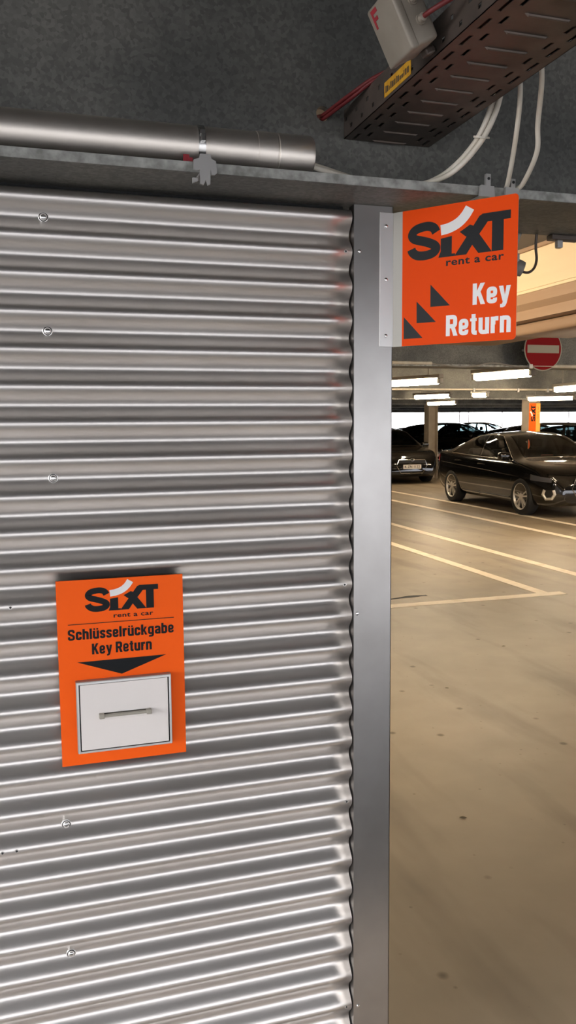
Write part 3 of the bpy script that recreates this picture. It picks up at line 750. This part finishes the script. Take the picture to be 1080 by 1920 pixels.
# ------------------------------------------------------------------ cars
def pchip(x, y):
    x = np.array(x, float); y = np.array(y, float); h = np.diff(x); d = np.diff(y) / h
    m = np.zeros(len(x)); m[0], m[-1] = d[0], d[-1]
    for i in range(1, len(x) - 1):
        if d[i - 1] * d[i] > 0:
            w1, w2 = 2 * h[i] + h[i - 1], h[i] + 2 * h[i - 1]; m[i] = (w1 + w2) / (w1 / d[i - 1] + w2 / d[i])
    def f(q):
        q = np.clip(np.asarray(q, float), x[0], x[-1]); i = np.clip(np.searchsorted(x, q) - 1, 0, len(x) - 2); t = (q - x[i]) / h[i]
        return (1 + 2 * t) * (1 - t) ** 2 * y[i] + t * (1 - t) ** 2 * h[i] * m[i] + t * t * (3 - 2 * t) * y[i + 1] + t * t * (t - 1) * h[i] * m[i + 1]
    return f

class Car:
    def __init__(s, spec):
        s.sp = spec
        g = lambda k: pchip(*zip(*sorted(spec[k])))
        s.zt, s.belt, s.hw, s.hr, s.zu = g('top'), g('belt'), g('half'), g('roofhalf'), g('under')
        s.x0, s.x1 = min(p[0] for p in spec['top']), max(p[0] for p in spec['top'])
        s.cache = {}
    NV = [5, 4, 7, 7, 5, 12, 9]
    def section(s, x):
        key = round(float(x), 5)
        if key in s.cache: return s.cache[key]
        zt, zb, hw, hr, zu = (float(f(x)) for f in (s.zt, s.belt, s.hw, s.hr, s.zu))
        zb = min(zb, zt - .05); hr = min(hr, hw * .93)
        cabin = max(0., min(1., (zt - zb - .08) / .3))
        ze = zt - .018 - .03 * cabin
        mid = zu + (zb - zu) * .52
        P = [(0, zu), (hw * .86, zu + .005), (hw * .965, zu + .10 * min(1, (zb - zu) / .5)), (hw * 1.0, mid), (hw * .985, zb - .10 * min(1., (zb - zu) / .5)), (hw * .955, zb), (hr, ze), (0, zt)]
        P = np.array(P); c = np.r_[0, np.cumsum(np.hypot(*np.diff(P, axis=0).T))]
        fy, fz = pchip(c, P[:, 0]), pchip(c, P[:, 1])
        q = np.concatenate([np.linspace(c[i], c[i + 1], n, endpoint=False) for i, n in enumerate(s.NV)] + [[c[-1]]])
        r = np.stack([fy(q), fz(q)], 1); s.cache[key] = r; return r
    def y_at(s, x, z):
        r = s.section(x); a = sum(s.NV[:2]); b = sum(s.NV[:6]); return float(np.interp(z, r[a:b + 1, 1], r[a:b + 1, 0]))
    def z_at(s, x, y):
        r = s.section(x); a = sum(s.NV[:6]); return float(np.interp(-abs(y), -r[a:, 0], r[a:, 1]))
    # windows as regions: side windows in (x, z) between slanted ends; screens in x between two stations
    def in_side(s, x, z):
        for (b0, b1, t0, t1) in s.sp['windows']:
            lo, hi = s.belt(x) + .03, s.section(x)[sum(s.NV[:6]), 1] - .03
            if z < lo or z > hi: continue
            t = (z - lo) / max(.15, s.sp['roof'] - lo)
            if b0 + (t0 - b0) * t < x < b1 + (t1 - b1) * t: return True
        return False
    def in_screen(s, x, y):
        for (xa, xb) in (s.sp['front_screen'], s.sp['rear_screen']):
            if xa < x < xb and abs(y) < float(s.hr(x)) - .045: return True
        return False
    def shell(s):
        xs = np.r_[np.linspace(s.x0, s.x0 + .2, 9)[:-1], np.linspace(s.x0 + .2, s.x1 - .25, 110), np.linspace(s.x1 - .25, s.x1, 12)[1:]]
        secs = [s.section(x) for x in xs]; n = len(secs[0]); a5, a6 = sum(s.NV[:5]), sum(s.NV[:6])
        V, Fc = [], []
        for x, r in zip(xs, secs):
            V += [(x, y, z) for y, z in r] + [(x, -y, z) for y, z in r[-2:0:-1]]
        m = 2 * n - 2
        for i in range(len(xs) - 1):
            xm = (xs[i] + xs[i + 1]) / 2
            for j in range(m):
                jj = j if j < n - 1 else m - 1 - j
                p = (secs[i][jj] + secs[i][jj + 1] + secs[i + 1][jj] + secs[i + 1][jj + 1]) / 4
                if a5 <= jj < a6 and s.in_side(xm, p[1]): continue
                if jj >= a6 and s.in_screen(xm, p[0]): continue
                k = (j + 1) % m; Fc.append((i * m + j, i * m + k, (i + 1) * m + k, (i + 1) * m + j))
        Fc.append(tuple(range(m - 1, -1, -1))); Fc.append(tuple(range((len(xs) - 1) * m, len(xs) * m)))
        return MB().add(V, Fc)
    def patch(s, b0, b1, lo, hi, side, t0=None, t1=None, off=.004, nx=14, nz=7, roof=None):
        """surface patch on the body side"""
        rows = []
        t0 = b0 if t0 is None else t0; t1 = b1 if t1 is None else t1
        for i in range(nz + 1):
            t = i / nz; row = []
            for j in range(nx + 1):
                x = (b0 + (t0 - b0) * t) + ((b1 + (t1 - b1) * t) - (b0 + (t0 - b0) * t)) * j / nx
                zl = lo(x) if callable(lo) else lo; zh = hi(x) if callable(hi) else hi
                z = zl + (max(zh, zl + .002) - zl) * t
                row.append((x, side * (s.y_at(x, z) + off), z))
            rows.append(row)
        return MB().grid(rows)
    def screen(s, xa, xb, off=.004):
        return MB().grid([[(x, y, s.z_at(x, y) + off) for y in np.linspace(-1, 1, 15) * (float(s.hr(x)) - .03)] for x in np.linspace(xa - .02, xb + .02, 14)])
    def path(s, pts, side, off=.004): return [(x, side * (s.y_at(x, z) + off), z) for x, z in pts]

def wheel(parent, x, y, side, r, detail, alloy):
    w = MB(); wy = .105
    f = lambda a, b, h: (x + a, y + side * h, r + b)
    w.lathe([(r * .66, -wy), (r * .93, -wy), (r, -wy * .75), (r, wy * .75), (r * .97, wy * .92), (r * .90, wy), (r * .71, wy * .96), (r * .70, wy * .6)], f, 40)
    o = w.build('wheel', M['tyre'], parent, True, 50)
    rm = MB(); R = r * .715
    rm.lathe([(R * .90, wy * .55), (R * .95, wy * .93), (R, wy * .97), (R * 1.01, wy * .5), (R * .9, wy * .4)], f, 40)
    rm.lathe([(.02, wy * .55), (R * .24, wy * .60), (R * .22, wy * .82), (R * .10, wy * .86), (.01, wy * .86)], f, 20)
    for k in range(5):
        for dd in (-.17, .17):
            a0 = 2 * PI * k / 5 + .3; a1 = a0 + dd; a2 = a0 + dd * 1.25
            p0 = (R * .15 * math.cos(a0 + dd * 1.4), R * .15 * math.sin(a0 + dd * 1.4)); p1 = (R * .92 * math.cos(a2), R * .92 * math.sin(a2))
            dx, dy = p1[0] - p0[0], p1[1] - p0[1]; L = math.hypot(dx, dy); nx_, ny_ = -dy / L * R * .062, dx / L * R * .062
            rm.prism([(p0[0] + nx_, p0[1] + ny_), (p1[0] + nx_, p1[1] + ny_), (p1[0] - nx_, p1[1] - ny_), (p0[0] - nx_, p0[1] - ny_)], f, wy * .55, wy * .84)
    rm.build('rim', M[alloy], o, True, 40)
    MB().lathe([(R * .92, wy * .15), (R * .92, wy * .2)], f, 32).build('brake_disc', M['trimblack'], o)

def make_car(name, label, cat, spec, paint, loc, rz, group=None, scale=1., alloy='alloy', plate=None, extras=None):
    c = Car(spec)
    t = thing(name, label, cat, loc, group, rz); t['_local'] = 1; t.scale = (scale,) * 3
    xf, xb, r, yw = spec['front_axle'], spec['rear_axle'], spec['wheel'], spec['track']
    body = c.shell().build('body', M[paint], t, True, 40)
    # wheel arches
    cut = MB()
    for ax in (xf, xb):
        for sd in (-1, 1):
            cut.lathe([(r * 1.12, 0), (r * 1.12, .42)], lambda a, b, h: (ax + a, sd * (yw - .22 + h), r + .01 + b), 40)
    co_ = cut.build('arch_cutter', M['trimblack'])
    md = body.modifiers.new('arches', 'BOOLEAN'); md.object = co_; md.operation = 'DIFFERENCE'; md.solver = 'FAST'
    bpy.context.view_layer.update(); dg = bpy.context.evaluated_depsgraph_get()
    me = bpy.data.meshes.new_from_object(body.evaluated_get(dg)); body.modifiers.clear()
    old = body.data; body.data = me; me.name = 'body'; bpy.data.meshes.remove(old)
    cm = co_.data; bpy.data.objects.remove(co_); bpy.data.meshes.remove(cm)
    for ax in (xf, xb):
        for sd in (-1, 1): wheel(t, ax, sd * (yw - .09), sd, r, 1, alloy)
    a6 = sum(c.NV[:6])
    for (xa, xe), nm in ((spec['front_screen'], 'windscreen'), (spec['rear_screen'], 'rear_window')):
        c.screen(xa, xe).build(nm, M['glass'], t, True, 60)
    for sd in (-1, 1):
        for (b0, b1, t0, t1) in spec['windows']:
            c.patch(b0 - .012, b1 + .012, lambda x: float(c.belt(x)) + .022, lambda x: max(float(c.belt(x)) + .04, min(c.section(x)[a6, 1] - .022, spec['roof'] + .01)), sd, t0 - .012, t1 + .012).build('side_window', M['glass'], t, True, 60)
        # bright strip round the side glass
        w0, w1 = spec['windows'][-1], spec['windows'][0]
        top = [(x, c.section(x)[a6, 1] - .018) for x in np.linspace(w0[2] - .02, w1[3] + .03, 16)]
        pts = [(w0[0] - .03, float(c.belt(w0[0])) + .02)] + top + [(w1[1] + .01, float(c.belt(w1[1])) + .02)]
        MB().tube(c.path(pts, sd, .005), .007, 6).build('window_trim', M[spec.get('trim', 'chrome')], t, True)
        MB().tube(c.path([(x, float(c.belt(x)) + .012) for x in np.linspace(w0[0] - .03, w1[1] + .01, 16)], sd, .004), .006, 6).build('belt_trim', M[spec.get('trim', 'chrome')], t, True)
        # lamps
        hx0, hx1, hz0, hz1 = spec['headlamp']
        c.patch(hx0, hx1, lambda x: hz0 + .05 * (hx1 - x), lambda x: hz1 + .12 * (hx1 - x), sd, off=.006).build('headlamp', M['lampglass'], t, True, 60)
        tx0, tx1, tz0, tz1 = spec['taillamp']
        c.patch(tx0, tx1, tz0, tz1, sd, off=.006).build('tail_lamp', M['tail'], t, True, 60)
        # mirror
        mxx, mz = spec['mirror']; my = c.y_at(mxx, mz - .02)
        mm = MB(); mm.bbox(mxx - .07, mxx + .07, sd * (my + .13) - .10, sd * (my + .13) + .10, mz - .055, mz + .075, .04, seg=3)
        mm.tube([(mxx, sd * (my - .02), mz - .05), (mxx, sd * (my + .08), mz - .03)], .025, 8)
        mm.build('mirror', M[paint], t, True, 60)
        for hx in spec['handles']:
            MB().tube(c.path([(hx - .10, .0 + float(c.belt(hx)) - .12), (hx - .06, float(c.belt(hx)) - .115), (hx + .06, float(c.belt(hx)) - .115), (hx + .10, float(c.belt(hx)) - .12)], sd, .014), .012, 8).build('door_handle', M[paint], t, True)
        gp = MB()
        for seam in spec['seams']: gp.tube(c.path(seam, sd, .0005), .0035, 5)
        gp.tube(c.path([(x, float(c.zu(x)) + .10) for x in np.linspace(xb + .42, xf - .42, 12)], sd, .002), .010, 6)
        gp.build('door_gap', M['trimblack'], t, True)
    # seats, dash and floor
    it = MB(); zb = float(c.belt(0)); w = spec['half_max'] - .17
    it.box(xb + .1, xf - .25, -w, w, .32, .40)
    for sx in (.05, -.85):
        for sy in (-.37, .37):
            it.bbox(sx - .25, sx + .25, sy - .24, sy + .24, .40, .58, .05).bbox(sx - .36, sx - .22, sy - .23, sy + .23, .50, zb + .14, .05).bbox(sx - .36, sx - .26, sy - .12, sy + .12, zb + .17, zb + .34, .04)
    it.bbox(.62, spec['front_screen'][1] - .08, -w, w, zb - .35, zb - .03, .06)
    it.bbox(xb - .3, -.95, -w, w, zb - .2, zb - .02, .03)
    it.build('interior', M['interior'], t)
    # nose
    xe = c.x1; g = MB(); zz = spec['grille']
    gw, g0, g1 = zz
    gf = lambda u, v, h: (xe + h - .02 * abs(u) / gw, u, v)
    hexa = [(-gw * .72, g0), (gw * .72, g0), (gw, g0 + (g1 - g0) * .55), (gw * .86, g1), (-gw * .86, g1), (-gw, g0 + (g1 - g0) * .55)]
    g.prism(hexa, gf, -.03, .012); go = g.build('grille', M['trimblack'], t)
    MB().tube([gf(u, v, .014) for u, v in hexa + [hexa[0]]], .009, 6).build('grille_frame', M['chrome'], go)
    pl = MB().box(xe + .012, xe + .024, -.26, .26, spec['plate_z'], spec['plate_z'] + .11)
    po = pl.build('number_plate', M['plate'], t)
    if plate:
        z0 = spec['plate_z']
        text_mesh(plate, lambda u, v, h: (xe + .024 + h, u, v), -.22, .22, z0 + .022, z0 + .09, .0004, .002, .01).build('lettering', M['ink'], po)
    if extras: extras(c, t)
    return t

SEDAN = dict(top=[(-2.30, .70), (-2.27, .95), (-2.1, 1.035), (-1.72, 1.06), (-1.25, 1.235), (-.85, 1.36), (-.4, 1.42), (0, 1.43), (.35, 1.385), (.75, 1.19), (1.12, .985), (1.5, .93), (1.9, .83), (2.1, .72), (2.19, .58)],
             belt=[(-2.30, .62), (-2.22, .90), (-1.8, .985), (-1.2, .975), (-.5, .95), (1.0, .915), (1.6, .85), (2.0, .72), (2.19, .5)],
             half=[(-2.30, .64), (-2.22, .76), (-1.95, .855), (-1.3, .895), (0, .89), (1.3, .895), (1.75, .865), (2.05, .75), (2.19, .58)],
             roofhalf=[(-2.30, .5), (-2.1, .66), (-1.72, .68), (-.85, .565), (0, .575), (.35, .58), (1.12, .70), (1.6, .66), (2.19, .42)],
             under=[(-2.30, .45), (-2.15, .30), (-1.75, .19), (1.75, .18), (2.05, .20), (2.19, .26)],
             windows=[(-.18, .98, -.18, .25), (-1.36, -.25, -.98, -.25)], roof=1.345, front_screen=(.38, 1.06), rear_screen=(-1.62, -.92),
             front_axle=1.335, rear_axle=-1.335, wheel=.322, track=.885, half_max=.89, headlamp=(1.62, 2.05, .60, .67), taillamp=(-2.26, -1.98, .80, .92),
             mirror=(.86, .99), handles=(-.12, -1.08), grille=(.44, .30, .66), plate_z=.42,
             seams=[[(.98, .90), (1.02, .6), (.95, .25)], [(-.20, .93), (-.22, .6), (-.18, .25)], [(-1.22, .94), (-1.02, .62), (-.92, .32)]])
HATCH = dict(SEDAN, top=[(-2.0, .70), (-1.97, .98), (-1.88, 1.12), (-1.62, 1.32), (-1.3, 1.42), (-.6, 1.48), (0, 1.475), (.35, 1.42), (.8, 1.2), (1.15, 1.02), (1.5, .96), (1.85, .86), (2.02, .73), (2.08, .56)],
             belt=[(-2.0, .62), (-1.92, .92), (-1.3, 1.0), (-.5, .97), (1.0, .93), (1.6, .87), (1.95, .72), (2.08, .48)],
             half=[(-2.0, .66), (-1.92, .78), (-1.6, .86), (-1.2, .885), (0, .885), (1.2, .885), (1.7, .86), (1.95, .77), (2.08, .62)],
             roofhalf=[(-2.0, .5), (-1.88, .66), (-1.3, .60), (0, .60), (.35, .60), (1.15, .71), (1.6, .66), (2.08, .44)],
             under=[(-2.0, .40), (-1.85, .26), (-1.55, .19), (1.6, .18), (1.95, .20), (2.08, .26)],
             windows=[(-.12, .98, -.12, .27), (-1.42, -.19, -1.2, -.19)], roof=1.39, front_screen=(.38, 1.08), rear_screen=(-1.84, -1.45),
             front_axle=1.27, rear_axle=-1.27, track=.875, half_max=.88, headlamp=(1.50, 1.94, .62, .72), taillamp=(-1.97, -1.75, .85, 1.0), mirror=(.88, 1.02), handles=(-.08, -1.0),
             seams=[[(.98, .90), (1.02, .6), (.95, .25)], [(-.15, .93), (-.17, .6), (-.13, .25)], [(-1.15, .95), (-.95, .62), (-.87, .32)]])
SUV = dict(HATCH, top=[(-2.25, .75), (-2.22, 1.05), (-2.12, 1.22), (-1.85, 1.46), (-1.5, 1.56), (-.6, 1.62), (0, 1.615), (.35, 1.56), (.85, 1.32), (1.2, 1.13), (1.6, 1.07), (1.98, .96), (2.15, .80), (2.21, .58)],
           belt=[(-2.25, .66), (-2.15, 1.0), (-1.5, 1.09), (-.5, 1.06), (1.0, 1.03), (1.7, .96), (2.1, .78), (2.21, .5)],
           half=[(-2.25, .70), (-2.15, .82), (-1.8, .89), (-1.3, .92), (0, .92), (1.3, .92), (1.85, .89), (2.1, .80), (2.21, .64)],
           roofhalf=[(-2.25, .5), (-2.12, .68), (-1.5, .62), (0, .62), (.35, .62), (1.2, .74), (1.7, .68), (2.21, .46)],
           under=[(-2.25, .45), (-2.1, .30), (-1.75, .23), (1.75, .22), (2.05, .24), (2.21, .30)],
           windows=[(-.1, 1.04, -.1, .30), (-1.7, -.17, -1.45, -.17)], roof=1.52, front_screen=(.40, 1.12), rear_screen=(-2.06, -1.68),
           front_axle=1.34, rear_axle=-1.34, wheel=.35, track=.91, half_max=.91, headlamp=(1.62, 2.06, .74, .84), taillamp=(-2.2, -1.95, .95, 1.1), mirror=(.95, 1.13), handles=(-.05, -1.05), plate_z=.46,
           seams=[[(1.03, 1.0), (1.06, .6), (.98, .3)], [(-.13, 1.03), (-.15, .6), (-.11, .3)], [(-1.25, 1.05), (-1.05, .65), (-.95, .38)]])

def sedan_extras(c, t):
    for sd in (-1, 1):
        pts = [(1.955, .475), (1.925, .40), (1.965, .325), (2.06, .335), (2.10, .41), (2.085, .48)]
        MB().tube(c.path(pts, sd, .006), .026, 8).build('intake_trim', M['alloy'], t, True)
        c.patch(1.95, 2.09, .34, .48, sd, off=.004).build('bumper_intake', M['trimblack'], t)
        MB().tube(c.path([(x, .60 + .115 * (1.3 - x) / 2.6 + .06) for x in np.linspace(-1.9, 1.7, 20)], sd, .0), .004, 5).build('side_crease', M['paint_black'], t, True)
    xe = c.x1 + .02
    rg = MB()
    for k in range(4):
        yy = (k - 1.5) * .052
        rg.tube([(xe, yy + .034 * math.cos(a), .59 + .034 * math.sin(a)) for a in np.linspace(0, 2 * PI, 25)], .005, 6, cap=False)
    rg.build('emblem', M['chrome'], t, True)
    MB().tube([(c.x1 - .02, y, .275) for y in (-.5, .5)], .014, 6).build('splitter_trim', M['alloy'], t)
    rb = MB(); rb.bbox(.85, .97, -.22, -.02, .94, 1.02, .02); rb.build('red_cloth', M['redcloth'], t)['label'] = 'red cloth on the dashboard'

rz = math.radians(-92.3)
saloon = make_car('saloon_car', 'glossy black saloon parked across the white bay lines with silver alloy wheels', 'car', SEDAN, 'paint_black', (9.31, 14.29, 0), rz, scale=1.035, extras=sedan_extras)
def hatch_extras(c, t):
    xe = c.x1 + .02
    MB().tube([(xe, .055 * math.cos(a), .66 + .03 * math.sin(a)) for a in np.linspace(0, 2 * PI, 25)], .006, 6, cap=False).build('emblem', M['chrome'], t, True)
hatch = make_car('hatchback_car', 'black hatchback facing the viewer between the corner post and the bare column', 'car', HATCH, 'paint_black', (9.78, 22.4, 0), math.radians(-91), plate='K ZN 1132', extras=hatch_extras)
A1 = math.radians(-48)
hatch_b = make_car('hatchback_car', 'black hatchback in the rear row between the corner post and the bare column', 'car', HATCH, 'paint_black', (12.6, 28.6, 0), A1, 'cars in the rear rows')
suv_b = make_car('suv_car', 'black off-roader in the rear row just right of the bare column', 'car', SUV, 'paint_black', (15.5, 28.6, 0), A1, 'cars in the rear rows')
sed_b = make_car('saloon_car', 'black saloon in the rear row left of the orange sign column', 'car', SEDAN, 'paint_black', (18.4, 28.8, 0), A1, 'cars in the rear rows')
def place(src, x, y, rz_, label, paint=None):
    o = copy_tree(src); o.location = (x, y, 0); o.rotation_euler.z = rz_; o['label'] = label
    o['group'] = 'cars in the rear rows'
    if paint:
        for ch in o.children:
            if ch.name.split('.')[0] in ('body', 'mirror', 'door_handle'):
                ch.material_slots[0].link = 'OBJECT'; ch.material_slots[0].material = M[paint]
    return o
place(suv_b, 15.3, 21.0, A1, 'dark off-roader right of the orange column sign at the picture edge')
place(hatch_b, 21.4, 28.8, A1, 'black hatchback in the rear row behind the off-roader at the picture edge')
rows = [(17.6, 36.4, 's', 'paint_silver', 'silver saloon in the last row behind the bare column'),
        (21.2, 36.2, 'v', None, 'black off-roader in the last row midway between the two columns'),
        (24.4, 36.3, 'h', 'paint_white', 'white hatchback in the last row behind the orange sign column')]
for x, y, k, paint, lab in rows:
    place({'h': hatch_b, 's': sed_b, 'v': suv_b}[k], x, y, A1, lab, paint)

for o_ in list(bpy.data.objects):
    if '_local' in o_: del o_['_local']

# ------------------------------------------------------------------ litter on the floor
random.seed(11)
lit = [(1.70, 3.02, .016, 'curled dry leaf on the floor at lower right, right of the corner post'), (1.02, 2.92, .013, 'small dark leaf scrap on the floor close to the foot of the corner post'),
       (1.34, 3.9, .016, 'long dry leaf scrap on the floor halfway along the corner post'), (2.46, 4.6, .013, 'tiny leaf scrap on the open floor in front of the cross line'), (3.33, 5.35, .016, 'dark leaf scrap nearest the right end of the cross line')]
for x, y, s, lab in lit:
    m = MB(); n = 10; a0 = random.uniform(0, 6)
    rowsv = []
    for i in range(5):
        u = -1 + i / 2; w = (1 - abs(u)) ** .6 * .45 + .02
        rowsv.append([(x + s * (u * math.cos(a0) - v * w * math.sin(a0)), y + s * (u * math.sin(a0) + v * w * math.cos(a0)), .001 + s * .35 * (v * v * w + .12 * u * u)) for v in (-1, -.5, 0, .5, 1)])
    m.grid(rowsv); o = m.build('dry_leaf', M['leaf'], None, True, 60)
    sm = o.modifiers.new('thickness', 'SOLIDIFY'); sm.thickness = .0008
    tag(o, lab, 'leaf', 'leaf scraps on the floor')
for x, y, lab in ((.985, 2.57, 'pale grit stone on the floor near the picture bottom beside the post'), (.99, 3.25, 'pale grit stone on the floor higher up beside the post')):
    m = MB(); m.bbox(x - .006, x + .006, y - .005, y + .005, .0, .008, .003); tag(m.build('grit_stone', M['pebble'], None, True, 60), lab, 'stone', 'grit on the floor')

# ------------------------------------------------------------------ daylight
W = bpy.data.worlds.new('overcast sky'); SC.world = W; W.use_nodes = True
N, L = W.node_tree.nodes, W.node_tree.links
bg = N['Background']
tc = N.new('ShaderNodeTexCoord'); sp_ = N.new('ShaderNodeSeparateXYZ'); r = N.new('ShaderNodeValToRGB')
L.new(tc.outputs['Generated'], sp_.inputs[0]); L.new(sp_.outputs['Z'], r.inputs['Fac']); L.new(r.outputs['Color'], bg.inputs['Color'])
r.color_ramp.elements[0].color = (.98, .98, 1., 1); r.color_ramp.elements[1].color = (.86, .90, 1., 1)
bg.inputs['Strength'].default_value = 3.8

v = SC.view_settings
SC.display_settings.display_device = 'sRGB'
v.view_transform = 'Standard'; v.look = 'None'; v.gamma = 1; v.use_curve_mapping = False; v.exposure = 1.9
SC.cycles.max_bounces = 10
SC.cycles.caustics_reflective = False; SC.cycles.caustics_refractive = False
SC.cycles.sample_clamp_indirect = 6
